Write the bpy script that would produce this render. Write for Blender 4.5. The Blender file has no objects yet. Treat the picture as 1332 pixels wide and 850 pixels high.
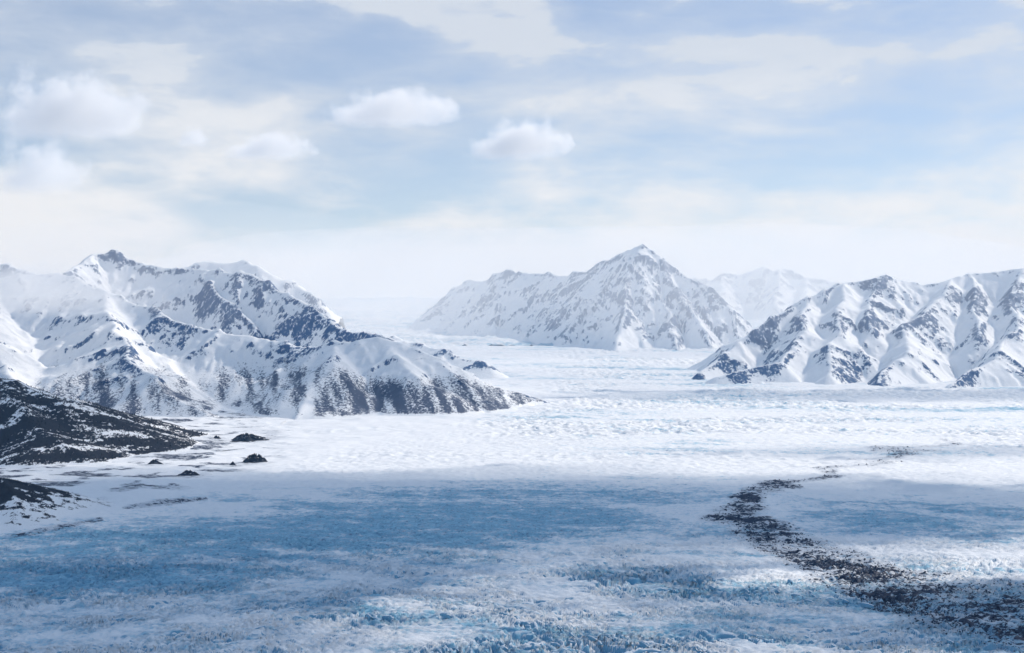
import bpy, math, random
import numpy as np

# ------------------------------------------------------------------ camera, world, sun, exposure
sc = bpy.context.scene
W0, H0, F0 = 1332.0, 850.0, 1830.0          # photograph size and focal length in its pixels
CAM_H = 600.0                               # aircraft height above the glacier
cam_data = bpy.data.cameras.new('camera')
cam_data.sensor_width = 36.0
cam_data.lens = 36.0 * F0 / W0
cam_data.clip_start, cam_data.clip_end = 1.0, 300000.0
cam = bpy.data.objects.new('camera', cam_data)
sc.collection.objects.link(cam)
cam.location = (0, 0, CAM_H)
cam.rotation_euler = (math.radians(90), 0, 0)   # level: horizon in the middle of the frame
sc.camera = cam

SUN_AZ, SUN_EL = math.radians(52), math.radians(36)   # azimuth from +Y towards +X
SUN = np.array([math.sin(SUN_AZ) * math.cos(SUN_EL), math.cos(SUN_AZ) * math.cos(SUN_EL), math.sin(SUN_EL)])
sd = bpy.data.lights.new('sun', 'SUN')
sd.energy, sd.angle, sd.color = 3.7, math.radians(0.55), (1.0, 0.935, 0.85)
sun = bpy.data.objects.new('sun', sd)
sc.collection.objects.link(sun)
sun.location = tuple(SUN * 9000)
from mathutils import Vector
sun.rotation_euler = Vector(tuple(SUN)).to_track_quat('Z', 'Y').to_euler()

sc.view_settings.view_transform = 'Standard'
sc.view_settings.look = 'None'
sc.view_settings.gamma = 1.0
sc.view_settings.use_curve_mapping = False
sc.view_settings.exposure = 0.0
sc.cycles.use_denoising = True
sc.cycles.max_bounces = 6
sc.cycles.diffuse_bounces = 3
sc.cycles.volume_bounces = 4
sc.cycles.transparent_max_bounces = 8


class NT:
    """small helper round a node tree"""
    def __init__(self, tree):
        self.t = tree
        tree.nodes.clear()

    def n(self, kind, **kw):
        nd = self.t.nodes.new(kind)
        for k, v in kw.items():
            setattr(nd, k, v)
        return nd

    def put(self, sock, v):
        if isinstance(v, bpy.types.NodeSocket):
            self.t.links.new(v, sock)
        elif isinstance(v, bpy.types.Node):
            self.t.links.new(v.outputs[0], sock)
        elif isinstance(v, (tuple, list)) and sock.type == 'RGBA' and len(v) == 3:
            sock.default_value = (*v, 1.0)
        else:
            sock.default_value = v

    def math(self, op, a, b=0.0, c=0.0, clamp=False):
        nd = self.n('ShaderNodeMath', operation=op, use_clamp=clamp)
        for i, v in enumerate((a, b, c)):
            self.put(nd.inputs[i], v)
        return nd.outputs[0]

    def ramp(self, x, lo, hi, a=0.0, b=1.0):
        nd = self.n('ShaderNodeMapRange', interpolation_type='SMOOTHSTEP')
        for k, v in (('Value', x), ('From Min', lo), ('From Max', hi), ('To Min', a), ('To Max', b)):
            self.put(nd.inputs[k], v)
        return nd.outputs[0]

    def noise(self, vec, scale, detail=4.0, rough=0.55, dist=0.0):
        nd = self.n('ShaderNodeTexNoise')
        self.put(nd.inputs['Vector'], vec)
        nd.inputs['Scale'].default_value = scale
        nd.inputs['Detail'].default_value = detail
        nd.inputs['Roughness'].default_value = rough
        nd.inputs['Distortion'].default_value = dist
        return nd.outputs['Fac']

    def mix(self, f, a, b):
        nd = self.n('ShaderNodeMix', data_type='RGBA')
        self.put(nd.inputs[0], f)
        self.put(nd.inputs[6], a)
        self.put(nd.inputs[7], b)
        return nd.outputs[2]

    def mapping(self, vec, loc=(0, 0, 0), rot=(0, 0, 0), scale=(1, 1, 1)):
        nd = self.n('ShaderNodeMapping')
        self.put(nd.inputs['Vector'], vec)
        nd.inputs['Location'].default_value = loc
        nd.inputs['Rotation'].default_value = rot
        nd.inputs['Scale'].default_value = scale
        return nd.outputs[0]


world = bpy.data.worlds.new('World')
sc.world = world
world.use_nodes = True
w = NT(world.node_tree)
SKY_A = (9.26, 7.466, 2.7708)
sky = w.n('ShaderNodeTexSky', sky_type='NISHITA', sun_disc=False)
sky.sun_elevation, sky.sun_rotation = SUN_EL, SUN_AZ
sky.altitude, sky.air_density, sky.dust_density, sky.ozone_density = 600, 1.0, 0.1, 4.0
tc = w.n('ShaderNodeTexCoord')
sep = w.n('ShaderNodeSeparateXYZ')
w.put(sep.inputs[0], tc.outputs['Generated'])
el = sep.outputs['Z']
vv = w.mapping(tc.outputs['Generated'], scale=(1.0, 1.0, 3.2))
n1 = w.noise(w.mapping(vv, loc=SKY_A), 5.0, 7.0, 0.5, 0.35)       # broad banks
n2 = w.noise(w.mapping(vv, loc=(0.3, 5.2, 2.0)), 19.0, 7.0, 0.58, 0.25)     # torn edges
nn = w.math('ADD', w.math('MULTIPLY', n1, 0.74), w.math('MULTIPLY', n2, 0.26))
nc = w.math('SUBTRACT', nn, 0.5)
# low bank of white cloud round the horizon
low = w.ramp(w.math('SUBTRACT', el, w.math('MULTIPLY', nc, 0.34)), 0.165, 0.060)
# high sheet of stratus overhead
high = w.ramp(w.math('ADD', el, w.math('MULTIPLY', nc, 0.80)), 0.160, 0.255)
# thin veil between
veil = w.ramp(nn, 0.37, 0.67, 0.32, 0.90)
cover = w.math('MAXIMUM', w.math('MAXIMUM', low, w.math('MULTIPLY', high, 0.92)), veil)
over = w.ramp(el, 0.24, 0.50)                       # cover overhead coloured dark blue, to lower and cool the ambient light
tint = w.mix(over, w.mix(low, (0.73, 0.785, 0.865), (0.90, 0.92, 0.95)), (0.205, 0.335, 0.55))
skyc = w.n('ShaderNodeMix', data_type='RGBA', blend_type='MULTIPLY')
skyc.inputs[0].default_value = 1.0
w.put(skyc.inputs[6], sky.outputs[0])
skyc.inputs[7].default_value = (0.114, 0.107, 0.110, 1)
col = w.mix(cover, skyc.outputs[2], tint)
bg = w.n('ShaderNodeBackground')
w.put(bg.inputs['Color'], col)
bg.inputs['Strength'].default_value = 0.95
wo = w.n('ShaderNodeOutputWorld')
w.put(wo.inputs['Surface'], bg.outputs[0])

# ------------------------------------------------------------------ helpers
rng = np.random.default_rng(7)
_perm = rng.permutation(4096).astype(np.int64)
_gang = rng.uniform(0, 2 * np.pi, 4096)
_gx, _gy = np.cos(_gang).astype(np.float32), np.sin(_gang).astype(np.float32)


def perlin(x, y):
    xi, yi = np.floor(x).astype(np.int64), np.floor(y).astype(np.int64)
    fx, fy = (x - xi).astype(np.float32), (y - yi).astype(np.float32)
    u, v = fx * fx * fx * (fx * (fx * 6 - 15) + 10), fy * fy * fy * (fy * (fy * 6 - 15) + 10)
    def g(ix, iy, dx, dy):
        h = _perm[(_perm[ix & 4095] + iy) & 4095]
        return _gx[h] * dx + _gy[h] * dy
    a = g(xi, yi, fx, fy); b = g(xi + 1, yi, fx - 1, fy)
    c = g(xi, yi + 1, fx, fy - 1); d = g(xi + 1, yi + 1, fx - 1, fy - 1)
    return ((a + u * (b - a)) * (1 - v) + (c + u * (d - c)) * v) * 1.5


def fbm(x, y, octaves=4, gain=0.5, seed=0.0):
    r, amp = 0, 1.0
    for o in range(octaves):
        r = r + amp * perlin(x + seed * 17.3 + o * 31.7, y - seed * 9.1 + o * 11.3)
        x, y, amp = x * 2.03, y * 2.03, amp * gain
    return r


def ridged(x, y, octaves=4, gain=0.5, seed=0.0):
    r, amp, prev = 0, 1.0, 1.0
    for o in range(octaves):
        n = 1 - np.abs(perlin(x + seed * 13.1 + o * 23.7, y + seed * 5.7 - o * 7.9)) * 1.6
        n = np.clip(n, 0, 1) ** 2
        r = r + amp * n * prev
        prev = n
        x, y, amp = x * 2.05, y * 2.05, amp * gain
    return r


def sstep(a, b, x):
    t = np.clip((x - a) / (b - a), 0, 1)
    return t * t * (3 - 2 * t)


def at(px, py, D):
    """a pixel is a direction; D is the distance of what it shows"""
    return np.array([(px - W0 / 2) / F0 * D, D, CAM_H - (py - H0 / 2) / F0 * D])


def link(o, label=None, cat=None, group=None, kind=None, parent=None):
    sc.collection.objects.link(o)
    if label: o['label'] = label
    if cat: o['category'] = cat
    if group: o['group'] = group
    if kind: o['kind'] = kind
    if parent: o.parent = parent
    return o


def mesh_np(name, verts, faces, mat, attrs=None, smooth=True):
    """faces: (n,3) or (n,4) array"""
    me = bpy.data.meshes.new(name)
    verts = np.ascontiguousarray(verts, dtype=np.float32)
    faces = np.ascontiguousarray(faces, dtype=np.int32)
    k = faces.shape[1]
    me.vertices.add(len(verts)); me.vertices.foreach_set('co', verts.ravel())
    me.loops.add(faces.size); me.loops.foreach_set('vertex_index', faces.ravel())
    me.polygons.add(len(faces))
    me.polygons.foreach_set('loop_start', np.arange(0, faces.size, k, dtype=np.int32))
    me.polygons.foreach_set('use_smooth', np.full(len(faces), smooth, dtype=bool))
    me.update(calc_edges=True)
    for an, av in (attrs or {}).items():
        a = me.attributes.new(an, 'FLOAT', 'POINT')
        a.data.foreach_set('value', np.ascontiguousarray(av, dtype=np.float32).ravel())
    if mat: me.materials.append(mat)
    return bpy.data.objects.new(name, me)


def grid_faces(ny, nx):
    i = np.arange(ny * nx).reshape(ny, nx)
    return np.stack([i[:-1, :-1], i[:-1, 1:], i[1:, 1:], i[1:, :-1]], -1).reshape(-1, 4)


# ------------------------------------------------------------------ materials
def new_mat(name):
    m = bpy.data.materials.new(name)
    m.use_nodes = True
    return m, NT(m.node_tree)


def finish(nt, col, rough, normal=None, spec=0.3):
    b = nt.n('ShaderNodeBsdfPrincipled')
    nt.put(b.inputs['Base Color'], col)
    nt.put(b.inputs['Roughness'], rough)
    b.inputs['Specular IOR Level'].default_value = spec
    if normal is not None:
        nt.put(b.inputs['Normal'], normal)
    o = nt.n('ShaderNodeOutputMaterial')
    nt.put(o.inputs['Surface'], b.outputs[0])


def attr(nt, name):
    return nt.n('ShaderNodeAttribute', attribute_name=name).outputs['Fac']


def bump(nt, h, dist, strength=1.0):
    b = nt.n('ShaderNodeBump')
    b.inputs['Strength'].default_value = strength
    b.inputs['Distance'].default_value = dist
    nt.put(b.inputs['Height'], h)
    return b.outputs[0]


SNOW = (0.865, 0.872, 0.885)


def mountain_material():
    m, t = new_mat('snowy_mountain')
    p = t.n('ShaderNodeTexCoord').outputs['Object']
    pz = t.mapping(p, scale=(1.0, 1.0, 0.3))          # drawn out down the faces
    f1 = t.noise(pz, 0.045, 7.0, 0.74)
    f2 = t.noise(p, 0.006, 5.0, 0.6)
    rk = t.math('ADD', attr(t, 'rock'), t.math('MULTIPLY', t.math('SUBTRACT', f1, 0.5), 1.5))
    rk = t.math('ADD', rk, t.math('MULTIPLY', t.math('SUBTRACT', t.noise(pz, 0.016, 3.0, 0.6), 0.5), 0.7))
    rock = t.ramp(rk, 0.50, 0.66)
    bk = t.math('ADD', attr(t, 'brush'), t.math('MULTIPLY', t.math('SUBTRACT', t.noise(pz, 0.06, 7.0, 0.78), 0.5), 2.8))
    brush = t.ramp(bk, 0.42, 0.70)
    rc = t.mix(f2, (0.036, 0.078, 0.175), (0.09, 0.155, 0.28))
    c = t.mix(rock, SNOW, rc)
    c = t.mix(t.math('MULTIPLY', brush, 0.93), c, t.mix(f1, (0.005, 0.017, 0.055), (0.015, 0.036, 0.10)))
    finish(t, c, t.math('ADD', 0.6, t.math('MULTIPLY', rock, 0.25)), bump(t, f1, 6.0, 0.6), 0.08)
    return m


def forest_slope_material():
    m, t = new_mat('brush_covered_slope')
    p = t.n('ShaderNodeTexCoord').outputs['Object']
    f1 = t.noise(t.mapping(p, rot=(0, 0, 0.6), scale=(1.0, 0.6, 1.0)), 0.05, 8.0, 0.74)
    bk = t.math('ADD', attr(t, 'brush'), t.math('MULTIPLY', t.math('SUBTRACT', f1, 0.5), 3.4))
    brush = t.ramp(bk, 0.40, 0.58)
    c = t.mix(brush, SNOW, t.mix(t.noise(p, 0.012, 5.0, 0.6), (0.006, 0.008, 0.015), (0.024, 0.024, 0.030)))
    finish(t, c, 0.85, bump(t, f1, 6.0, 0.7), 0.1)
    return m


def glacier_material():
    m, t = new_mat('glacier_ice')
    p = t.n('ShaderNodeTexCoord').outputs['Object']
    geo = t.n('ShaderNodeNewGeometry')
    nz = t.n('ShaderNodeSeparateXYZ')
    t.put(nz.inputs[0], geo.outputs['Normal'])
    f1 = t.noise(p, 0.05, 8.0, 0.7)
    f2 = t.noise(p, 0.011, 6.0, 0.62)
    st = t.noise(t.mapping(p, rot=(0, 0, 0.35), scale=(0.35, 1.0, 1.0)), 0.03, 7.0, 0.65)
    # bare blue ice: the attribute says where, noise breaks it up; crevasse walls too steep for snow are bare as well
    b = t.math('ADD', attr(t, 'blue'), t.math('MULTIPLY', t.math('SUBTRACT', f2, 0.5), 1.2))
    b = t.math('ADD', b, t.math('MULTIPLY', t.math('SUBTRACT', st, 0.5), 1.1))
    b = t.math('ADD', b, t.math('MULTIPLY', t.math('SUBTRACT', f1, 0.5), 1.7))
    bare = t.ramp(b, 0.30, 0.95)
    steep = t.ramp(nz.outputs['Z'], 0.92, 0.70)
    ice = t.mix(t.ramp(f1, 0.3, 0.7), (0.045, 0.235, 0.40), (0.29, 0.57, 0.71))
    shade_fleck = t.ramp(t.noise(t.mapping(p, rot=(0, 0, -0.5), scale=(1.0, 0.55, 1.0)), 0.10, 5.0, 0.7), 0.54, 0.64)
    ice = t.mix(t.math('MULTIPLY', shade_fleck, 0.8), ice, (0.02, 0.10, 0.23))  # random dark flecks painted in for the shade of fine cracks
    c = t.mix(t.math('MAXIMUM', t.math('MULTIPLY', bare, 0.93), t.math('MULTIPLY', steep, 0.5)), SNOW, ice)
    c = t.mix(t.math('MULTIPLY', steep, 0.8), c, (0.07, 0.29, 0.47))
    d = t.math('ADD', attr(t, 'dirt'), t.math('MULTIPLY', t.math('SUBTRACT', t.noise(t.mapping(p, scale=(0.45, 1.0, 1.0)), 0.085, 6.0, 0.72), 0.5), 2.4))
    d = t.math('ADD', d, t.math('MULTIPLY', t.math('SUBTRACT', f2, 0.5), 0.45))
    dirt = t.ramp(d, 0.50, 0.62)
    c = t.mix(t.ramp(attr(t, 'dirt'), 0.05, 0.6, 0.0, 0.38), c, (0.20, 0.25, 0.33))      # dust between the stones
    c = t.mix(dirt, c, t.mix(f2, (0.005, 0.012, 0.036), (0.020, 0.033, 0.068)))
    finish(t, c, 0.65, bump(t, t.math('ADD', f1, st), 3.0, 0.7), 0.12)
    return m


M_MTN = mountain_material()
M_SLOPE = forest_slope_material()
M_ICE = glacier_material()

# ------------------------------------------------------------------ glacier: one heightfield, finer towards the camera
_ky = np.array([0, 5500, 7000, 8000, 9000, 10000, 11000, 12500, 14500, 17000, 20000, 24000, 29000, 35000, 42000], float)
_kz = np.array([0, 0, 4, 12, 30, 56, 89, 122, 180, 275, 440, 665, 950, 1290, 1380], float)


def base_z(x, y):
    z = 0
    for o in (-500, -250, 0, 250, 500):       # smoothed profile
        z = z + np.interp(y + o, _ky, _kz)
    return z / 5


def pix(x, y):
    """picture coordinates of a point lying on the flat glacier"""
    y = np.maximum(y, 500)
    z = np.interp(y, _ky, _kz)
    return W0 / 2 + F0 * x / y, H0 / 2 + F0 * (CAM_H - z) / y


def ell(u, v, cu, cv, ru, rv, rot=0.0, soft=0.6):
    c, s = math.cos(rot), math.sin(rot)
    du, dv = u - cu, v - cv
    a, b = (du * c + dv * s) / ru, (-du * s + dv * c) / rv
    return sstep(1 + soft, 1 - soft, np.sqrt(a * a + b * b))


def poly_dist(u, v, pts, vs):
    """distance to a polyline with width; pts rows (u, v, halfwidth); returns d / halfwidth"""
    best = np.full(u.shape, 1e9)
    for (a, b) in zip(pts[:-1], pts[1:]):
        ax, ay, bx, by = a[0], a[1] * vs, b[0], b[1] * vs
        dx, dy = bx - ax, by - ay
        t = np.clip(((u - ax) * dx + (v * vs - ay) * dy) / (dx * dx + dy * dy), 0, 1)
        d = np.hypot(u - ax - t * dx, v * vs - ay - t * dy) / (a[2] + (b[2] - a[2]) * t)
        best = np.minimum(best, d)
    return best


MORAINE = [(1225, 574, 16), (1180, 588, 14), (1110, 606, 12), (1040, 630, 22), (985, 645, 28), (965, 668, 40), (985, 690, 42),
           (1040, 714, 46), (1110, 742, 58), (1200, 772, 86), (1300, 798, 112), (1420, 820, 130)]
MARGIN = [(-200, 740), (0, 690), (60, 676), (110, 668), (180, 648), (250, 632), (330, 614), (400, 598), (480, 578), (560, 560), (640, 546), (700, 536)]


def glacier_fields(x, y):
    u, v = pix(x, y)
    w1 = fbm(x / 420, y / 420, 3, 0.5, 1) * 26
    uu, vw = u + w1, v + w1 * 0.28
    crev = np.maximum.reduce([
        ell(uu, vw, 850, 756, 120, 22, 0.10), ell(uu, vw, 1010, 772, 190, 16, 0.10) * 0.75,
        ell(uu, vw, 760, 848, 230, 24, -0.04), ell(uu, vw, 980, 838, 160, 16, 0.0) * 0.6,
        ell(uu, vw, 480, 772, 90, 18, -0.3) * 0.55, ell(uu, vw, 600, 722, 160, 10, 0) * 0.42,
        ell(uu, vw, 400, 800, 120, 24, -0.3) * 0.4, ell(uu, vw, 640, 790, 160, 12, 0) * 0.45,
        ell(uu, vw, 1180, 845, 220, 14, 0) * 0.7, ell(u, v, 830, 518, 160, 7, 0) * 0.35])
    crev = crev * np.clip(0.85 + 0.8 * fbm(x / 130, y / 110, 3, 0.55, 53), 0.25, 1.2)
    crev = np.maximum(crev, sstep(660, 740, vw) * np.clip(0.34 + 0.40 * fbm(x / 260, y / 200, 3, 0.5, 51), 0.05, 0.6))
    dm = poly_dist(uu, vw, MORAINE, 2.4)
    dirt = sstep(1.45, 0.35, dm) * (1 - 0.06 * sstep(1080, 1280, u)) * (0.60 + 0.3 * fbm(x / 200, y / 130, 3, 0.5, 31)) * (0.66 + 0.34 * sstep(600, 650, v))
    # crisp far edge of the moraine band, ragged near edge
    blue = np.maximum.reduce([
        ell(uu, vw, 480, 690, 420, 36, -0.03, 0.7) * 0.95, ell(uu, vw, 700, 645, 320, 24, 0.0, 0.7) * 0.75,
        ell(uu, vw, 150, 730, 400, 52, -0.05, 0.7) * 0.85,
        ell(uu, vw, 1210, 672, 200, 26, 0.03, 0.7) * 0.75, ell(uu, vw, 1000, 585, 260, 9, 0.0, 0.7) * 0.4,
        ell(uu, vw, 1040, 775, 300, 22, 0.08, 0.6) * 0.7, ell(uu, vw, 700, 842, 260, 26, 0, 0.6) * 0.6, ell(uu, vw, 860, 756, 150, 22, 0.1, 0.6) * 0.65,
        ell(uu, vw, 60, 800, 300, 40, 0, 0.7) * 0.55, ell(uu, vw, 560, 780, 260, 40, 0, 0.7) * 0.45, sstep(600, 680, vw) * (0.36 + 0.3 * fbm(x / 500, y / 300, 3, 0.5, 52))])
    # bare dirty streaks beside the margin
    dirt = np.maximum(dirt, 0.5 * sstep(1.2, 0.2, poly_dist(u, v, [(20, 700, 12), (70, 688, 18), (130, 676, 8)], 3)))
    dirt = np.maximum(dirt, 0.55 * sstep(1.2, 0.2, poly_dist(u, v, [(165, 660, 10), (210, 653, 18), (265, 648, 8)], 3)))
    return u, v, crev, dirt, np.maximum(blue, 0.75 * sstep(2.2, 0.6, dm) * sstep(720, 780, v))


def glacier_height(x, y, crev, dirt):
    z = base_z(x, y) + fbm(x / 900, y / 700, 3, 0.5, 2) * 7.0 + fbm(x / 170, y / 130, 3, 0.5, 3) * 2.6
    fade = sstep(26000, 9000, y)
    # pocked, wind-worked surface
    z = z + (fbm(x / 42, y / 30, 4, 0.6, 4) * 3.0 + (ridged(x / 34, y / 24, 2, 0.5, 5) - 0.5) * 1.6) * (0.35 + 0.65 * fade)
    z = z + (fbm(x / 120, y / 90, 3, 0.65, 42) * 8.0 + (ridged(x / 90, y / 75, 2, 0.5, 43) - 0.5) * 13.0) * sstep(5200, 8500, y) * sstep(-.5, .4, fbm(x / 1500, y / 900, 2, 0.5, 45))
    # crevasse fields
    a = math.radians(108) + 0.55 * fbm(x / 500, y / 500, 2, 0.5, 6)
    wx, wy = x + 9 * fbm(x / 60, y / 60, 2, 0.5, 8), y + 9 * fbm(x / 60, y / 60, 2, 0.5, 9)
    p, q = wx * np.cos(a) + wy * np.sin(a), -wx * np.sin(a) + wy * np.cos(a)
    # narrow slits part blocks of ice; a weaker set crosses them
    cut = np.clip(1 - np.abs(perlin(q / 27.0, p / 90.0)) * 3.2, 0, 1)
    cut2 = np.clip(1 - np.abs(perlin(q / 60.0 + 31.0, p / 34.0 + 7.0)) * 4.2, 0, 1)
    tops = fbm(p / 22, q / 16, 3, 0.55, 10) * 4.5 + np.abs(perlin(q / 27.0, p / 90.0)) * 9.0
    z = z + crev * (tops - 18.0 * cut ** 0.8 - 7.0 * cut2)
    # moraine: hummocky ridges
    z = z + dirt * (ridged(x / 60, y / 42, 3, 0.5, 11) * 9.0 - 2.0)
    return z


def build_glacier():
    rows = [1500.0]
    while rows[-1] < 18500:
        D = rows[-1]
        rows.append(D + (3.4 * (D / 2550.0) ** 1.25 if D > 2350 else 9.0))
    rows = np.array(rows)
    cols = np.tan(np.linspace(math.radians(-23.5), math.radians(23.5), 760))
    Y, T = np.meshgrid(rows, cols, indexing='ij')
    X = T * (Y + 900)
    u, v, crev, dirt, blue = glacier_fields(X, Y)
    Z = glacier_height(X, Y, crev, dirt)
    mv = np.interp(u, [m[0] for m in MARGIN], [m[1] for m in MARGIN])
    plain = (v < mv + fbm(X / 150, Y / 150, 3, 0.5, 12) * 5) & (u < 700)
    sm = sstep(-14, 14, mv - v) * (u < 760) * sstep(760, 660, u)
    # snowed-over valley floor beyond the ice margin: smooth, with scattered low bumps
    Zp = base_z(X, Y) + fbm(X / 260, Y / 260, 4, 0.5, 13) * 7 + ridged(X / 120, Y / 120, 3, 0.5, 14) * 4 * sstep(-0.1, 0.5, fbm(X / 500, Y / 500, 2, 0.5, 15)) + 3
    Z = Z * (1 - sm) + Zp * sm
    pd = 0.62 * sstep(-0.1, 0.5, fbm(X / 240, Y / 200, 4, 0.55, 16)) * sstep(470, 260, u) * sstep(662, 630, v) + 0.02
    for mu, mvv, mw in ((332, 604, 46), (325, 574, 60), (246, 620, 48), (282, 573, 26), (201, 605, 40), (303, 607, 22)):
        pd = np.maximum(pd, 0.46 * ell(u + 8 * fbm(X / 60, Y / 60, 2, 0.5, 63), v, mu, mvv, mw * 0.62, 3.2, -0.05, 0.8))
    dirt = dirt * (1 - sm) + pd * sm
    blue = blue * (1 - sm) - 0.35 * sm
    blue = blue * sstep(10500, 8000, Y) + 0.36 * sstep(5500, 9000, Y) * np.clip(0.65 + 1.2 * fbm(X / 1400, Y / 700, 3, 0.5, 41), 0, 1.3)
    Yb = Y + 500 * np.sin(X / 1500.0) + 260 * fbm(X / 900, Y / 900, 3, 0.5, 61)
    blue = blue + 0.30 * fbm(X / 5200, Yb / 210, 3, 0.55, 62) * (1 - sm)
    faces = grid_faces(*X.shape)
    V = np.stack([X, Y, Z], -1).reshape(-1, 3)
    fm = plain.ravel()[faces[:, 0]]
    A = dict(blue=blue, dirt=dirt - 0.45 * (1 - sstep(0.0, 0.22, dirt)))
    n = 0
    for nm, sel, lab, cat in (('glacier', ~fm, 'broad crevassed glacier of snow and blue ice filling the valley', 'glacier'),
                              ('valley_floor', fm, 'flat snow-covered valley floor between glacier margin and dark wooded hill', 'valley floor')):
        fs = faces[sel]
        used = np.unique(fs)
        remap = np.zeros(len(V), np.int64); remap[used] = np.arange(len(used))
        o = mesh_np(nm, V[used], remap[fs], M_ICE, {k: a.ravel()[used] for k, a in A.items()})
        link(o, lab, cat, kind='structure')
        n += len(fs)
    print('glacier quads', n, X.shape)


build_glacier()


def build_icefield():
    ys = np.concatenate([np.arange(18300, 26000, 60.0), np.arange(26000, 40000, 130.0)])
    xs = np.linspace(-0.36, 0.30, 280)
    Y, T = np.meshgrid(ys, xs, indexing='ij')
    X = T * Y
    Z = base_z(X, Y) + fbm(X / 1500, Y / 1100, 4, 0.5, 21) * 45 + (ridged(X / 260, Y / 190, 3, 0.55, 22) - 0.6) * 34 + 2
    Z = Z + np.clip(Y - 33500, 0, None) * 0.0
    o = mesh_np('icefield', np.stack([X, Y, Z], -1).reshape(-1, 3), grid_faces(*X.shape), M_ICE,
                dict(blue=0.42 + 0.4 * fbm(X / 1800, Y / 500, 3, 0.55, 64), dirt=np.full(X.shape, -0.6)))
    link(o, 'pale distant icefield rising behind the snowy mountains as a broken icefall', 'icefield', kind='structure')


build_icefield()

gm, gt = new_mat('snow_ground')
finish(gt, gt.mix(gt.noise(gt.n('ShaderNodeTexCoord').outputs['Object'], 0.01, 6.0, 0.6), (0.80, 0.82, 0.86), SNOW), 0.6)
g = mesh_np('ground', np.array([[-90000, -60000, -60], [90000, -60000, -60], [90000, 90000, -60], [-90000, 90000, -60]]),
            np.array([[0, 1, 2, 3]]), gm)
link(g, 'snow-covered ground sheet lying under the glacier and mountains', 'ground', kind='structure')


# ------------------------------------------------------------------ mountains
def erode(H, dx, n, K, m=0.45):
    ny, nx = H.shape
    N = ny * nx
    idx = np.arange(N).reshape(ny, nx)
    for _ in range(n):
        best = np.zeros((ny, nx)); rec = idx.copy(); dist = np.full((ny, nx), dx)
        for oy in (-1, 0, 1):
            for ox in (-1, 0, 1):
                if not (oy or ox):
                    continue
                d = dx * math.hypot(ox, oy)
                ys, yd = slice(max(0, -oy), ny - max(0, oy)), slice(max(0, oy), ny - max(0, -oy))
                xs, xd = slice(max(0, -ox), nx - max(0, ox)), slice(max(0, ox), nx - max(0, -ox))
                s = (H[ys, xs] - H[yd, xd]) / d
                b = s > best[ys, xs]
                best[ys, xs] = np.where(b, s, best[ys, xs])
                rec[ys, xs] = np.where(b, idx[yd, xd], rec[ys, xs])
                dist[ys, xs] = np.where(b, d, dist[ys, xs])
        h = H.ravel()
        order = np.argsort(-h).tolist()
        r = rec.ravel().tolist()
        A = [dx * dx] * N
        for i in order:
            j = r[i]
            if j != i:
                A[j] += A[i]
        Fv = (K * np.minimum(np.array(A), 4e5) ** m / dist.ravel()).tolist()
        hl = h.tolist()
        order.reverse()
        for i in order:
            j = r[i]
            if j != i:
                f = Fv[i]
                hl[i] = (hl[i] + f * hl[j]) / (1 + f)
        H = np.array(hl).reshape(ny, nx)
    return H


def cubic_up(H, ny2, nx2):
    """separable Catmull-Rom resampling"""
    def up(A, n2):
        n = A.shape[0]
        t = np.linspace(0, n - 1, n2)
        i = np.minimum(t.astype(int), n - 2); f = (t - i)[:, None]
        g = lambda k: A[np.clip(i + k, 0, n - 1)]
        p0, p1, p2, p3 = g(-1), g(0), g(1), g(2)
        return p1 + 0.5 * f * (p2 - p0 + f * (2 * p0 - 5 * p1 + 4 * p2 - p3 + f * (3 * (p1 - p2) + p3 - p0)))
    return up(up(H, ny2).T, nx2).T


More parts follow.
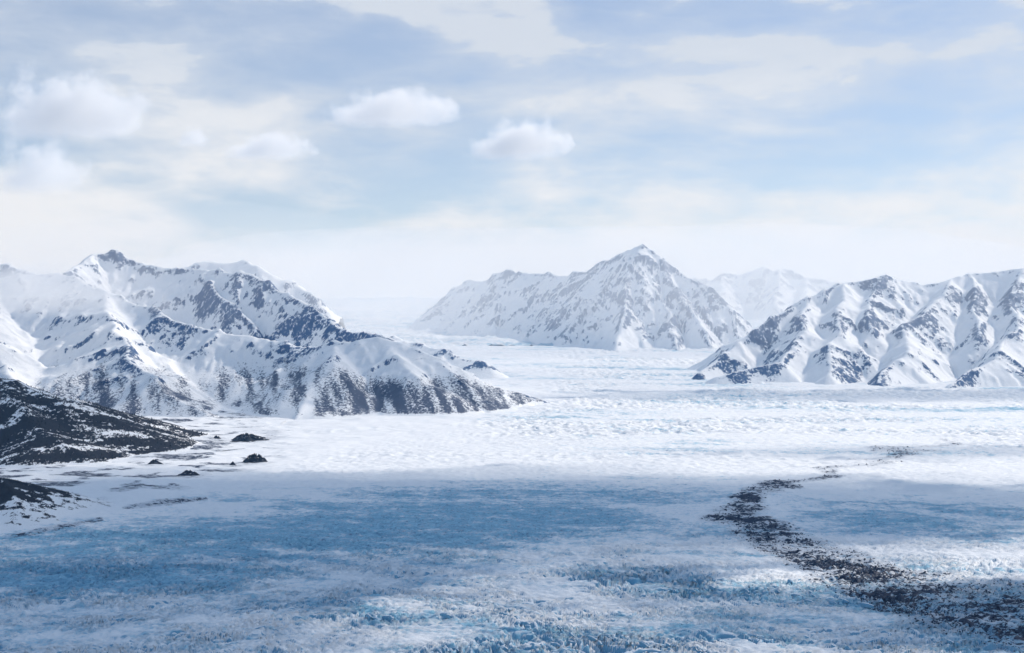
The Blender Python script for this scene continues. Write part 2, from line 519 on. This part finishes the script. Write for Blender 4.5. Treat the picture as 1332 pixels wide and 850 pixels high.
def mountain(name, box, dxc, sub, ridges, label, cat='mountain', seed=1, K=0.012, iters=22, warp=60, rough=1.0,
             rockbias=0.0, brush=None, sink=40, mat=None, convex=1.0, base=None, fine=0, lowrock=0.0):
    """ridges: (points[(x,y,z)..], slope, power)"""
    x0, x1, y0, y1 = box
    nx, ny = int((x1 - x0) / dxc) + 1, int((y1 - y0) / dxc) + 1
    xs, ys = x0 + np.arange(nx) * dxc, y0 + np.arange(ny) * dxc
    X, Y = np.meshgrid(xs, ys)
    bz = base_z(X, Y) if base is None else base(X, Y)
    wxx = X + warp * 1.4 * fbm(X / 700, Y / 700, 2, 0.45, seed)
    wyy = Y + warp * 1.4 * fbm(X / 700, Y / 700, 2, 0.45, seed + 0.5)
    Hh = bz - sink
    for pts, slope, power in ridges:
        pts = np.array(pts, float)
        for a, b in zip(pts[:-1], pts[1:]):
            dx_, dy_ = b[0] - a[0], b[1] - a[1]
            t = np.clip(((wxx - a[0]) * dx_ + (wyy - a[1]) * dy_) / (dx_ * dx_ + dy_ * dy_ + 1e-6), 0, 1)
            d = np.hypot(wxx - a[0] - t * dx_, wyy - a[1] - t * dy_)
            zr = a[2] + (b[2] - a[2]) * t
            rel = np.maximum(zr - bz + sink, 1)
            wd = rel / slope
            Hh = np.maximum(Hh, bz - sink + rel * np.clip(1 - d / wd, 0, 1) ** power)
    rel = np.clip(Hh - bz, 0, None)
    Hh = Hh + ((ridged(wxx / 420, wyy / 420, 4, 0.5, seed + 2) - 0.75) * 48 + fbm(X / 80, Y / 80, 2, 0.5, seed + 3) * 8) * rough * np.clip(rel / 250, 0, 1)
    Hh = erode(Hh, dxc, iters, K)
    nx2, ny2 = (nx - 1) * sub + 1, (ny - 1) * sub + 1
    Hf = cubic_up(Hh, ny2, nx2)
    dx = dxc / sub
    if fine:                                  # sharpen ribs and gullies on the fine grid
        jx, jy = np.meshgrid(np.arange(nx2) * dx, np.arange(ny2) * dx)
        Hf = erode(Hf + fbm(jx / 50, jy / 50, 2, 0.5, seed + 9) * 5 * rough * np.clip((Hf - Hf.min()) / 400, 0, 1), dx, fine, K * 0.8)
    xs, ys = x0 + np.arange(nx2) * dx, y0 + np.arange(ny2) * dx
    X, Y = np.meshgrid(xs, ys)
    bz = base_z(X, Y) if base is None else base(X, Y)
    rel = np.clip(Hf - bz, 0, None)
    gy, gx = np.gradient(Hf, dx)
    sl = np.hypot(gx, gy)
    amp = np.clip(rel / 200, 0, 1) * np.clip(sl * 1.5, 0.25, 1.3) * rough
    Hf = Hf + amp * ((ridged(X / 190, Y / 190, 4, 0.5, seed + 4) - 0.7) * 10 + fbm(X / 45, Y / 45, 3, 0.55, seed + 5) * 3.0)
    gy, gx = np.gradient(Hf, dx)
    sl = np.hypot(gx, gy)
    def blur(A, k):
        for _ in range(2):
            A = sum(np.roll(A, s, 0) for s in range(-k, k + 1)) / (2 * k + 1)
            A = sum(np.roll(A, s, 1) for s in range(-k, k + 1)) / (2 * k + 1)
        return A
    # snow fills and smooths the gentler ground
    Hs = blur(Hf, max(1, int(40 / dx)))
    gy, gx = np.gradient(blur(Hf, max(2, int(60 / dx))), dx)
    stp = sstep(0.42, 0.78, np.hypot(gx, gy))
    Hf = Hs + (Hf - Hs) * np.maximum(0.15 + 0.85 * stp, 0.9 * sstep(0.5, 5, Hf - Hs))
    gy, gx = np.gradient(Hf, dx)
    sl = np.hypot(gx, gy)
    # large-scale convexity: ribs are blown bare, gullies hold snow
    cv = Hf - blur(Hf, max(2, int(70 / dx)))
    patch = fbm(X / 600, Y / 600, 3, 0.5, seed + 7)
    rock = (sl - 0.98) * 1.1 + np.clip(cv / 16, -1, 1) * 0.38 * convex + patch * 0.55 + rockbias + 0.12
    rock = rock + 0.3 * np.clip(sl - 0.5, 0, 0.5) * fbm(X / 60, Y / 60, 2, 0.5, seed + 8)
    rock = rock + lowrock * sstep(260, 120, rel) * sstep(0.0, 0.3, patch + 0.1)
    rock = 0.16 + 0.56 * (1 / (1 + np.exp(-(rock - 0.35) * 5.0)))
    rock = np.where(sl < 0.45, np.minimum(rock, 0.2), rock)
    br = np.full(X.shape, -1.0) if brush is None else brush(X, Y, Hf, rel, sl, seed)
    o = mesh_np(name, np.stack([X, Y, Hf], -1).reshape(-1, 3), grid_faces(ny2, nx2), mat or M_MTN, dict(rock=rock, brush=br))
    link(o, label, cat, kind='structure')
    print(name, nx2 * ny2)
    return xs, ys, Hf, br


def P(*a):
    return [at(*p) for p in a]


# --- the long mountain on the near side of the valley, dark brush at its foot
def brush_left(X, Y, H, rel, sl, s):
    streak = fbm((X + 0.6 * H) / 90, (Y - 0.9 * H) / 420, 4, 0.55, s + 20)
    u = W0 / 2 + F0 * X / Y
    top = 300 + 140 * fbm(X / 900, Y / 900, 2, 0.5, s + 21)
    return sstep(top + 90, top - 160, rel) * (0.62 + 0.6 * streak + 0.2 * sstep(350, 560, u)) * 0.86 * sstep(6, 22, rel) * sstep(10500, 10100, Y) - 0.3 * sstep(640, 720, u)


left = [
    (P((150, 323, 12600), (190, 344, 12500), (255, 345, 12300), (330, 353, 12000), (365, 372, 11700), (395, 387, 11500), (430, 409, 11200), (468, 428, 10900), (510, 441, 10500), (550, 456, 10200)), 0.8, 1.2),
    (P((115, 328, 12500), (150, 323, 12600)), 0.9, 1.2),
    (P((85, 350, 11900), (115, 330, 12500)), 0.8, 1.2),
    (P((85, 350, 11700), (135, 378, 11300), (215, 408, 10800), (300, 430, 10500), (400, 452, 10200)), 0.62, 1.15),
    (P((85, 350, 11700), (-30, 360, 11700), (-160, 345, 12000)), 0.6, 1.15),
    (P((-160, 345, 12000), (-250, 420, 10500)), 0.6, 1.15),
    (P((400, 450, 10200), (440, 440, 10000), (500, 440, 9900), (560, 460, 9800), (605, 478, 9750), (650, 500, 9800), (690, 514, 9900), (722, 528, 9950)), 0.62, 1.1),
    (P((440, 442, 10000), (425, 485, 9350), (385, 545, 8700)), 0.42, 1.1),
    (P((500, 441, 9900), (545, 490, 9400), (570, 545, 8850)), 0.42, 1.1),
    (P((560, 460, 9800), (610, 505, 9450), (645, 538, 9150)), 0.42, 1.1),
    (P((135, 378, 11300), (150, 430, 10200), (200, 490, 9300), (270, 535, 8750)), 0.5, 1.1),
    (P((-30, 360, 11700), (-20, 420, 10400), (20, 490, 9300), (60, 540, 8700)), 0.5, 1.1),
    (P((255, 345, 12300), (290, 385, 11700), (330, 420, 11300)), 0.9, 1.2),
    (P((330, 353, 12000), (370, 395, 11500), (400, 425, 11200)), 0.9, 1.2),
]
mountain('mountain_left', (-5600, 620, 8050, 13600), 27, 2, left,
         'long snowy mountain ridge with rocky crest and dark brush along its foot', seed=3, fine=4, K=0.010, rough=0.65, rockbias=0.06, brush=brush_left)

# --- pyramid peak between the glacier arms
central = [
    (P((545, 412, 24500), (570, 395, 23600), (600, 364, 22600), (635, 360, 22200), (662, 346, 21800), (674, 353, 21500), (700, 352, 21200), (735, 355, 20800), (762, 349, 20400), (795, 332, 20000), (818, 321, 19700), (832, 313, 19600)), 0.85, 1.15),
    (P((832, 313, 19600), (857, 327, 19500), (882, 345, 19400), (908, 362, 19200), (932, 382, 19000), (952, 406, 18800), (962, 430, 18500), (990, 452, 18200)), 0.95, 1.15),
    (P((832, 313, 19600), (822, 350, 19150), (815, 395, 18500), (805, 430, 17900), (800, 455, 17300)), 0.85, 1.15),
    (P((857, 328, 19500), (875, 370, 18900), (905, 410, 18300), (925, 445, 17800)), 0.9, 1.15),
    (P((846, 340, 19350), (858, 385, 18700), (872, 425, 18100), (880, 452, 17500)), 0.9, 1.15),
    (P((795, 333, 20000), (770, 385, 19200), (740, 430, 18500)), 0.8, 1.15),
    (P((662, 346, 21800), (655, 385, 21100), (640, 418, 20500)), 0.9, 1.15),
    (P((735, 355, 20800), (720, 395, 20100), (690, 428, 19500)), 0.8, 1.15),
    (P((600, 364, 22600), (590, 400, 22000), (620, 420, 21300)), 0.9, 1.15),
]
mountain('mountain_center', (-2100, 3700, 16700, 25200), 40, 2, central,
         'pyramid-shaped snowy peak standing between the two arms of the glacier', seed=5, fine=4, K=0.014, rough=0.9, warp=55, rockbias=0.04)

# --- range along the far bank
right = [
    (P((905, 482, 12700), (960, 442, 13200), (1010, 406, 13600), (1050, 386, 13900), (1100, 365, 14100), (1148, 356, 14200), (1182, 362, 14200), (1205, 371, 14200), (1236, 360, 14300), (1268, 356, 14300), (1300, 354, 14300), (1335, 348, 14300), (1420, 335, 14300), (1560, 350, 14400)), 0.8, 1.15),
    (P((1148, 356, 14200), (1128, 392, 13600), (1132, 425, 13000)), 0.75, 1.1),
    (P((1236, 360, 14300), (1212, 388, 13700), (1180, 420, 13100), (1172, 462, 12300), (1140, 495, 11700)), 0.72, 1.1),
    (P((1335, 348, 14300), (1318, 385, 13600), (1330, 420, 12900), (1300, 462, 12100), (1235, 497, 11500)), 0.72, 1.1),
    (P((1268, 356, 14300), (1262, 395, 13500), (1275, 430, 12900)), 0.8, 1.1),
    (P((1420, 335, 14300), (1400, 420, 12900), (1390, 480, 11700)), 0.8, 1.1),
    (P((1050, 386, 13900), (1046, 430, 13000), (1010, 470, 12400), (940, 488, 12100)), 0.6, 1.1),
    (P((1100, 365, 14100), (1090, 430, 12900), (1070, 485, 12000)), 0.6, 1.1),
]
mountain('mountain_range_right', (1350, 6900, 10700, 15700), 30, 2, right,
         'snowy mountain range with scattered rock outcrops rising along the far bank of the glacier', 'mountain range', seed=8, fine=4, K=0.012, rough=0.6, rockbias=0.20, warp=60, lowrock=0.28)

# --- misty mountain behind the saddle
far = [(P((800, 385, 27500), (860, 372, 27200), (905, 360, 27000), (925, 362, 26800), (945, 352, 26600), (965, 355, 26600), (990, 344, 26500), (1005, 350, 26500), (1022, 346, 26500), (1050, 359, 26300), (1068, 358, 26300), (1095, 370, 26200), (1140, 368, 26200), (1200, 378, 26200)), 1.0, 1.2),
       (P((1015, 346, 26500), (1010, 390, 25000), (1015, 410, 24300)), 0.8, 1.1),
       (P((1050, 358, 26300), (1040, 395, 25000)), 0.8, 1.1), (P((940, 356, 26500), (935, 395, 25200)), 0.8, 1.1)]
mountain('mountain_far', (1300, 8300, 22500, 28600), 60, 2, far,
         'faint snowy mountain half lost in mist behind the pyramid peak', seed=11, K=0.014, rockbias=-0.05, warp=30)

# --- pale peaks behind the long ridge
back = [(P((-60, 335, 15500), (0, 338, 15500), (40, 352, 15300), (90, 375, 15000)), 0.8, 1.15),
        (P((215, 350, 16500), (265, 338, 16500), (315, 335, 16500), (345, 350, 16400), (380, 362, 16300), (410, 384, 16000)), 0.8, 1.15)]
mountain('mountain_back', (-6200, -1900, 14200, 17600), 60, 2, back,
         'pale misty snow peaks showing above the crest of the long ridge', seed=13, K=0.010, rockbias=-0.1)

# --- small knoll in front of the icefall
knoll = [(P((470, 432, 13600), (500, 436, 13500), (545, 440, 13300), (580, 455, 13100), (625, 468, 12900)), 0.6, 1.1)]
mountain('knoll', (-2100, 150, 12000, 14600), 40, 3, knoll,
         'low rocky knoll of broken rock and snow beside the icefall', 'knoll', seed=15, K=0.008, rockbias=0.2, warp=40)


# --- dark wooded hill and the black spur on the near bank
def brush_hill(X, Y, H, rel, sl, s):
    streak = fbm((X + 1.2 * H) / 190, (Y - 0.8 * X) / 130, 5, 0.6, s + 20)
    return sstep(2, 14, rel) * (0.80 + 0.60 * streak) - 0.20 * sstep(150, 330, rel)


hill = [(P((-260, 430, 7600), (-120, 458, 7300), (0, 490, 7000), (55, 508, 6950), (110, 530, 6900), (150, 550, 6950), (200, 562, 7050), (252, 578, 7150)), 0.36, 1.1),
        (P((0, 490, 7000), (60, 560, 6400), (120, 590, 6200)), 0.30, 1.1), (P((-120, 458, 7300), (-60, 570, 6250)), 0.3, 1.1)]
hx, hy, hH, hB = mountain('hill_left', (-4900, -1350, 5450, 8900), 28, 2, hill,
                          'dark brush-covered hill sloping down to the snowy valley floor', 'hill', seed=17, K=0.006, rough=0.35, brush=brush_hill, sink=10, mat=M_SLOPE, warp=35)


def brush_spur(X, Y, H, rel, sl, s):
    return sstep(1, 8, rel) * (0.30 + 0.6 * sstep(25, 70, rel)) + 0.5 * fbm(X / 70, Y / 50, 4, 0.55, s)


spur = [(P((-160, 590, 4700), (0, 619, 4600), (38, 626, 4620), (75, 645, 4640), (108, 660, 4660)), 0.5, 1.0), (P((0, 619, 4600), (20, 662, 4330), (10, 684, 4230)), 0.3, 1.0), (P((60, 640, 4620), (62, 668, 4420)), 0.35, 1.0)]
sx, sy, sH, sB = mountain('spur', (-2500, -1330, 3950, 5250), 16, 2, spur,
                          'black rock spur with snow streaks jutting into the glacier margin', 'spur', seed=19, K=0.006, rough=0.4, brush=brush_spur, sink=6, mat=M_SLOPE, warp=18)

# ------------------------------------------------------------------ haze
hz, ht = new_mat('haze_air')
pv = ht.n('ShaderNodeVolumePrincipled')
pv.inputs['Color'].default_value = (0.34, 0.63, 1.0, 1)
pv.inputs['Absorption Color'].default_value = (1, 1, 1, 1)   # pure scattering, no absorption
pv.inputs['Density'].default_value = 0.95e-5
pv.inputs['Anisotropy'].default_value = 0.2
ho = ht.n('ShaderNodeOutputMaterial')
ht.put(ho.inputs['Volume'], pv.outputs[0])


def box_obj(name, a, b, mat):
    v = np.array([[x, y, z] for x in (a[0], b[0]) for y in (a[1], b[1]) for z in (a[2], b[2])], float)
    f = np.array([[0, 1, 3, 2], [4, 6, 7, 5], [0, 4, 5, 1], [2, 3, 7, 6], [0, 2, 6, 4], [1, 5, 7, 3]])
    return mesh_np(name, v, f, mat, smooth=False)


hb = box_obj('haze', (-95000, -65000, -80), (95000, 95000, 2300), hz)
link(hb, 'pale blue haze hanging over the glacier and mountains', 'haze', kind='stuff')

# ------------------------------------------------------------------ small things on the ground
def ground_at(px, py):
    """the point of the flat glacier seen at a pixel"""
    D = 5000.0
    for _ in range(40):
        D = (CAM_H - float(np.interp(D, _ky, _kz))) * F0 / (py - H0 / 2)
    return (px - W0 / 2) / F0 * D, D


# dark cones of ice-cored debris on the valley floor
dm_m, dt = new_mat('wet_debris')
dp = dt.n('ShaderNodeTexCoord').outputs['Object']
dn = dt.noise(dp, 0.09, 6.0, 0.7)
dz = dt.n('ShaderNodeSeparateXYZ'); dt.put(dz.inputs[0], dt.n('ShaderNodeNewGeometry').outputs['Normal'])
dsn = dt.ramp(dt.math('ADD', dz.outputs['Z'], dt.math('MULTIPLY', dt.math('SUBTRACT', dn, 0.5), 0.5)), 0.97, 1.05)
finish(dt, dt.mix(dsn, dt.mix(dn, (0.008, 0.011, 0.020), (0.03, 0.034, 0.045)), SNOW), 0.8, bump(dt, dn, 3.0, 0.8), 0.1)

for k, (px, py, wpx, hpx, lab) in enumerate([
        (332, 602, 38, 13, 'largest dark rounded debris mound alone on the snowy valley floor'),
        (320, 573, 42, 10, 'dark pointed debris mound with a long low tail on the snow'),
        (246, 619, 34, 7, 'long low dark debris mound on the snow at the glacier margin'),
        (282, 572, 16, 5, 'tiny dark debris mound beside the pointed mound with a tail'),
        (201, 604, 22, 6, 'broken dark debris mound at the foot of the wooded hill'),
        (303, 606, 12, 5, 'small sharp dark debris mound beside the largest rounded mound')]):
    gx_, gy_ = ground_at(px, py)
    hw, hh = wpx / 2 * gy_ / F0, hpx * 0.68 * gy_ / F0
    na, nr = 48, 14
    th = np.linspace(0, 2 * np.pi, na, endpoint=False)
    vs = [(0, 0, hh * 0.9)]
    for r in range(1, nr + 1):
        q = r / nr
        for t in th:
            rr = q * (1 + 0.5 * float(perlin(np.array([2 * math.cos(t) + k * 5.0]), np.array([2 * math.sin(t) + 3.0]))[0]))
            x_, y_ = hw * rr * math.cos(t), hw * 0.8 * rr * math.sin(t)
            if k == 1 and x_ > 0: x_ *= 1.6
            rg = float(ridged(np.array([x_ / 22 + k * 9]), np.array([y_ / 22]), 3)[0])
            vs.append((x_, y_, hh * (1 - q * q) ** (1.2 if k in (0, 2) else 1.9) * (0.55 + 0.6 * rg) - 7 * q))
    fs = [(0, 1 + i, 1 + (i + 1) % na) for i in range(na)]
    for r in range(nr - 1):
        for i in range(na):
            a, b = 1 + r * na + i, 1 + r * na + (i + 1) % na
            fs += [(a, a + na, b + na), (a, b + na, b)]
    o = mesh_np('debris_mound', np.array(vs), np.array(fs), dm_m)
    o.location = (gx_, gy_, float(base_z(np.array([gx_]), np.array([gy_]))[0]) + 4)
    link(o, lab, 'mound', 'dark debris mounds on the valley floor')

# conifers and brush on the dark hill, too many and too small to count
tm, tt = new_mat('spruce')
finish(tt, tt.mix(tt.noise(tt.n('ShaderNodeTexCoord').outputs['Object'], 0.02, 3.0, 0.5), (0.006, 0.010, 0.014), (0.022, 0.027, 0.028)), 0.9, None, 0.05)


def trees(name, xs, ys, Hm, Bm, n, lab, hmin, hmax, thr):
    V, Fc = [], []
    got = 0
    ang = np.arange(6) * math.pi / 3
    pick = np.argwhere(Bm > thr)
    pick = pick[rng.permutation(len(pick))[:n]]
    for (iy, ix) in pick:
        x, y, z = xs[ix] + rng.uniform(-5, 5), ys[iy] + rng.uniform(-5, 5), Hm[iy, ix] - 1.0
        h = rng.uniform(hmin, hmax); r = h * rng.uniform(0.16, 0.30); b = len(V)
        V.append((x + rng.uniform(-.4, .4), y, z + h))
        for a in ang:
            q = r * rng.uniform(0.7, 1.3)
            V.append((x + q * math.cos(a), y + q * math.sin(a), z + h * 0.1))
        for i in range(6):
            Fc.append((b, b + 1 + i, b + 1 + (i + 1) % 6))
    o = mesh_np(name, np.array(V), np.array(Fc), tm, smooth=False)
    link(o, lab, 'forest', kind='stuff')


trees('forest', hx, hy, hH, np.where(hH > 3, hB, -1), 9000, 'dark spruce and brush scattered over the wooded hill', 5, 13, 0.35)
trees('spur_brush', sx, sy, sH, np.where(sH > 3, sB, -1), 2200, 'low black brush covering the rock spur', 2, 5, 0.45)

# dark rubble riding on the moraine
rm, rt = new_mat('moraine_rock')
rn = rt.noise(rt.n('ShaderNodeTexCoord').outputs['Object'], 0.15, 4.0, 0.6)
finish(rt, rt.mix(rn, (0.005, 0.012, 0.034), (0.020, 0.032, 0.066)), 0.85, None, 0.1)
nb = 150000
tu, ty = rng.uniform(-0.05, 0.44, nb), 1 / rng.uniform(1 / 7000, 1 / 2450, nb)
tx = tu * ty
_, _, cr, di, _ = glacier_fields(tx, ty)
keep = (di > 0.30) & (rng.uniform(0, 1, nb) < di * 0.8) & (fbm(tx / 28, ty / 16, 3, 0.6, 44) > 0.05)
tx, ty = tx[keep], ty[keep]
tz = glacier_height(tx, ty, cr[keep], di[keep])
octv = np.array([(1, 0, 0), (-1, 0, 0), (0, 1, 0), (0, -1, 0), (0, 0, 1), (0, 0, -1)], float)
octf = np.array([(0, 2, 4), (2, 1, 4), (1, 3, 4), (3, 0, 4), (2, 0, 5), (1, 2, 5), (3, 1, 5), (0, 3, 5)])
nk = len(tx)
sz = rng.uniform(0.5, 1.9, (nk, 1, 1)) ** 1.3 * rng.uniform(0.6, 1.5, (nk, 6, 1)) * (0.8 + ty[:, None, None] / 9000)
RV = octv[None] * sz * np.array([1.7, 1.0, 0.9])
an = rng.uniform(0, math.pi, nk)[:, None]
RX = RV[..., 0] * np.cos(an) - RV[..., 1] * np.sin(an); RY = RV[..., 0] * np.sin(an) + RV[..., 1] * np.cos(an)
RV = np.stack([RX + tx[:, None], RY + ty[:, None], RV[..., 2] + tz[:, None] + 0.4], -1).reshape(-1, 3)
RF = (octf[None] + 6 * np.arange(nk)[:, None, None]).reshape(-1, 3)
link(mesh_np('moraine_rubble', RV, RF, rm, smooth=False), 'dark rock rubble strewn along the winding moraine on the glacier', 'rubble', kind='stuff')
print('rubble', nk)

# the tallest ice fins of the crevasse fields, one by one
fin_meshes = []
for k in range(10):
    n = 9
    V = []
    L, Wd, Ht = rng.uniform(10, 20), rng.uniform(4.0, 7.0), rng.uniform(4, 7)
    for i in range(n):
        q = i / (n - 1) * 2 - 1
        h = Ht * (1 - abs(q) ** 2.2) * rng.uniform(0.72, 1.1); wv = Wd * (1 - 0.7 * abs(q) ** 2) * rng.uniform(0.8, 1.2); off = rng.uniform(-1, 1)
        ln = rng.uniform(0.5, 2.2)
        V += [(q * L, off - wv, -6), (q * L, off + ln - wv * 0.45, h * 0.75), (q * L, off + ln + rng.uniform(-.5, .5), h), (q * L, off + ln + wv * 0.45, h * 0.7), (q * L, off + wv, -6)]
    Fq = [(i * 5 + j, i * 5 + j + 1, i * 5 + j + 6, i * 5 + j + 5) for i in range(n - 1) for j in range(4)]
    oo = mesh_np('serac', np.array(V), np.array(Fq), M_ICE, dict(blue=np.full(len(V), 0.35), dirt=np.full(len(V), -1.0)), smooth=False)
    fin_meshes.append(oo.data)
    bpy.data.objects.remove(oo)
gl = bpy.data.objects['glacier']
ns = 9000
su, sv_ = rng.uniform(380, 1250, ns), rng.uniform(735, 850, ns)
sY = CAM_H * F0 / (sv_ - H0 / 2); sX = (su - W0 / 2) / F0 * sY
_, _, cr, di, _ = glacier_fields(sX, sY)
ok = np.argwhere((cr > 0.55) & (di < 0.4)).ravel()[:300]
sZ = glacier_height(sX, sY, cr, di)
sA = math.radians(108) + 0.55 * fbm(sX / 500, sY / 500, 2, 0.5, 6)
for i in ok:
    o = bpy.data.objects.new('serac', fin_meshes[int(i) % 10])
    o.location = (sX[i], sY[i], sZ[i] - 1.0)
    o.rotation_euler = (0, 0, sA[i] + rng.uniform(-.25, .25))
    k = rng.uniform(0.6, 1.05)
    o.scale = (k, k, k * rng.uniform(0.7, 1.1))
    link(o, parent=gl)

# ------------------------------------------------------------------ clouds
from mathutils import noise as mnoise


def cloud_material(name, density, size=None, scale=0.004, aniso=0.3, lo=0.40, hi=0.62):
    """vapour; with a size given it is patchy and thins out towards the edge of the body"""
    m, t = new_mat(name)
    v = t.n('ShaderNodeVolumePrincipled')
    v.inputs['Color'].default_value = (0.985, 0.988, 0.995, 1)
    v.inputs['Anisotropy'].default_value = aniso
    if size is not None:
        p = t.n('ShaderNodeTexCoord').outputs['Object']
        f = t.noise(p, scale, 7.0, 0.66)
        r = t.n('ShaderNodeVectorMath', operation='LENGTH')
        t.put(r.inputs[0], t.mapping(p, scale=(1 / size[0], 1 / size[1], 1 / size[2])))
        e = t.math('ADD', f, t.math('MULTIPLY', t.ramp(r.outputs['Value'], 1.05, 0.15), 0.26))
        e = t.math('MULTIPLY', t.ramp(e, lo + 0.14, hi + 0.10), t.ramp(r.outputs['Value'], 1.25, 0.75))
        zc = t.n('ShaderNodeSeparateXYZ'); t.put(zc.inputs[0], p)
        e = t.math('MULTIPLY', e, t.ramp(zc.outputs['Z'], -0.30 * size[2], 0.05 * size[2]))
        t.put(v.inputs['Density'], t.math('MULTIPLY', e, density))
    else:
        v.inputs['Density'].default_value = density
    o = t.n('ShaderNodeOutputMaterial')
    t.put(o.inputs['Volume'], v.outputs[0])
    return m


def icosphere(level):
    import bmesh
    bm = bmesh.new()
    bmesh.ops.create_icosphere(bm, subdivisions=level, radius=1.0)
    v = np.array([p.co[:] for p in bm.verts]); f = np.array([[q.index for q in p.verts] for p in bm.faces])
    bm.free()
    return v, f


ICO = icosphere(5)


def cloud(name, loc, size, mat, label, seed=0, puff=0.35, base=0.25, group=None, kind=None, cat='cloud', freq=2.2, rot=0.0, lens=False):
    """one lumpy body of vapour with a flattish base; size = half-lengths"""
    v, f = ICO
    out = np.empty_like(v)
    ar = size[0] / size[1]
    for i, p in enumerate(v):
        q = Vector((p[0] * freq * max(ar, 1) + seed * 7.1, p[1] * freq + seed * 3.3, p[2] * freq * 0.8))
        n = mnoise.fractal(q, 0.9, 2.1, 5) + 0.5 * mnoise.noise(q * 0.5)
        out[i] = p * (1 + puff * n)
    out[:, 2] = np.where(out[:, 2] < 0, out[:, 2] * base, out[:, 2])
    if lens:                                  # thins to nothing at the rim
        out[:, 2] *= np.clip(1 - (v[:, 0] ** 2 + v[:, 1] ** 2), 0.0, 1) ** 0.6 + 0.01
    o = mesh_np(name, out * np.array(size), f, mat)
    o.location = tuple(loc); o.rotation_euler = (0, 0, rot)
    link(o, label, cat, group, kind)
    return o


C_THIN = cloud_material('cloud_thin', 0.0026)
C_VEIL = cloud_material('cloud_veil', 0.0012)
ZC = 3000.0

# the clouds that stand clear in the blue part of the sky
for k, (px, py, wpx, hpx, dens, lab) in enumerate([
        (86, 160, 124, 82, 0.0042, 'large flat-based white cloud with bright rounded top over the long ridge'),
        (503, 152, 100, 46, 0.005, 'small lens-shaped white cloud highest in the blue gap over the icefield'),
        (672, 195, 78, 52, 0.005, 'small puffy white cloud just above and beside the pyramid peak'),
        (348, 199, 68, 36, 0.005, 'low ragged wisp of white cloud below the lens-shaped one'),
        (50, 234, 70, 78, 0.0026, 'pale rounded cloud hanging under the large flat-based cloud'),
        (252, 185, 30, 30, 0.005, 'tiny faint puff of cloud beside the large flat-based cloud')]):
    D = (ZC - CAM_H) * F0 / (H0 / 2 - py)
    c = at(px, py, D)
    sz = (wpx * D / F0, wpx * D / F0 * 0.75, hpx * D / F0)
    cloud('cloud', c, sz, cloud_material('cumulus', dens, sz, 0.0021), lab, seed=k + 1, puff=0.18, base=0.32, group='clouds in the blue part of the sky')


def shade(gx, gy, rx, ry, th, mat, lab, seed, rot=0.0):
    """a cloud sheet floating where the sun throws its shadow on the ground point (gx, gy)"""
    t = (ZC + 200 + 40 * seed + (900 if gy > 10000 else 0)) / SUN[2]
    cloud('cloud', (gx + SUN[0] * t, gy + SUN[1] * t, SUN[2] * t), (rx, ry, th), mat, lab, seed=seed, puff=0.45, base=1.0, freq=1.5, rot=rot, lens=True)


shade(-450, 4650, 2800, 1350, 380, C_THIN, 'broad grey cloud sheet overhead shading the band of blue ice', 11)
shade(1700, 4700, 1500, 700, 280, C_THIN, 'grey cloud sheet overhead shading the ice beside the dark moraine', 12)
shade(-1100, 2900, 1000, 1000, 330, C_THIN, 'grey cloud sheet overhead shading the blue ice below the black spur', 18)
shade(1000, 2950, 800, 330, 300, C_THIN, 'small grey cloud sheet overhead shading the broad end of the moraine', 19)
shade(2100, 6700, 1700, 380, 190, C_VEIL, 'thin grey cloud sheet overhead shading the moraine head', 13)
shade(-300, 2600, 2800, 900, 120, C_VEIL, 'thin grey cloud sheet overhead veiling the crevassed foreground ice', 14)
shade(2600, 10600, 2900, 600, 220, C_VEIL, 'thin grey cloud sheet overhead shading the foot of the far bank range', 15)
shade(-3200, 6300, 1500, 1300, 260, C_THIN, 'added grey cloud sheet, unseen overhead, darkening the wooded hill', 16)  # added out of view to make the hill blacker
shade(-1600, 9300, 1500, 480, 260, C_VEIL, 'thin grey cloud sheet overhead shading the foot of the long ridge', 17)

C_FAR = cloud_material('far_mist', 0.00011, aniso=0.1)
a = at(20, 395, 10300)
cloud('mist_bank', a, (1300, 800, 420), cloud_material('mist', 0.0016, (1300, 800, 420), 0.0012, 0.1), 'white mist clinging to the shaded flank of the long ridge', seed=31, puff=0.3, base=1.0, cat='mist', kind='stuff', freq=1.2)
cloud('mist_bank', (1500, 22800, 950), (9500, 6500, 1250), C_FAR, 'faint veil of mist over the icefield and pyramid peak', seed=33, puff=0.12, base=1.0, cat='mist', kind='stuff', freq=1.0)
cloud('mist_bank', (4300, 13600, 900), (4200, 2300, 800), cloud_material('bank_mist', 0.00009, aniso=0.1), 'thin veil of mist over the range along the far bank', seed=35, puff=0.12, base=1.0, cat='mist', kind='stuff', freq=1.0)
cloud('mist_bank', (-2600, 12300, 950), (2600, 1500, 700), cloud_material('ridge_mist', 0.00013, aniso=0.1), 'thin veil of mist over the crest of the long ridge', seed=36, puff=0.12, base=1.0, cat='mist', kind='stuff', freq=1.0)
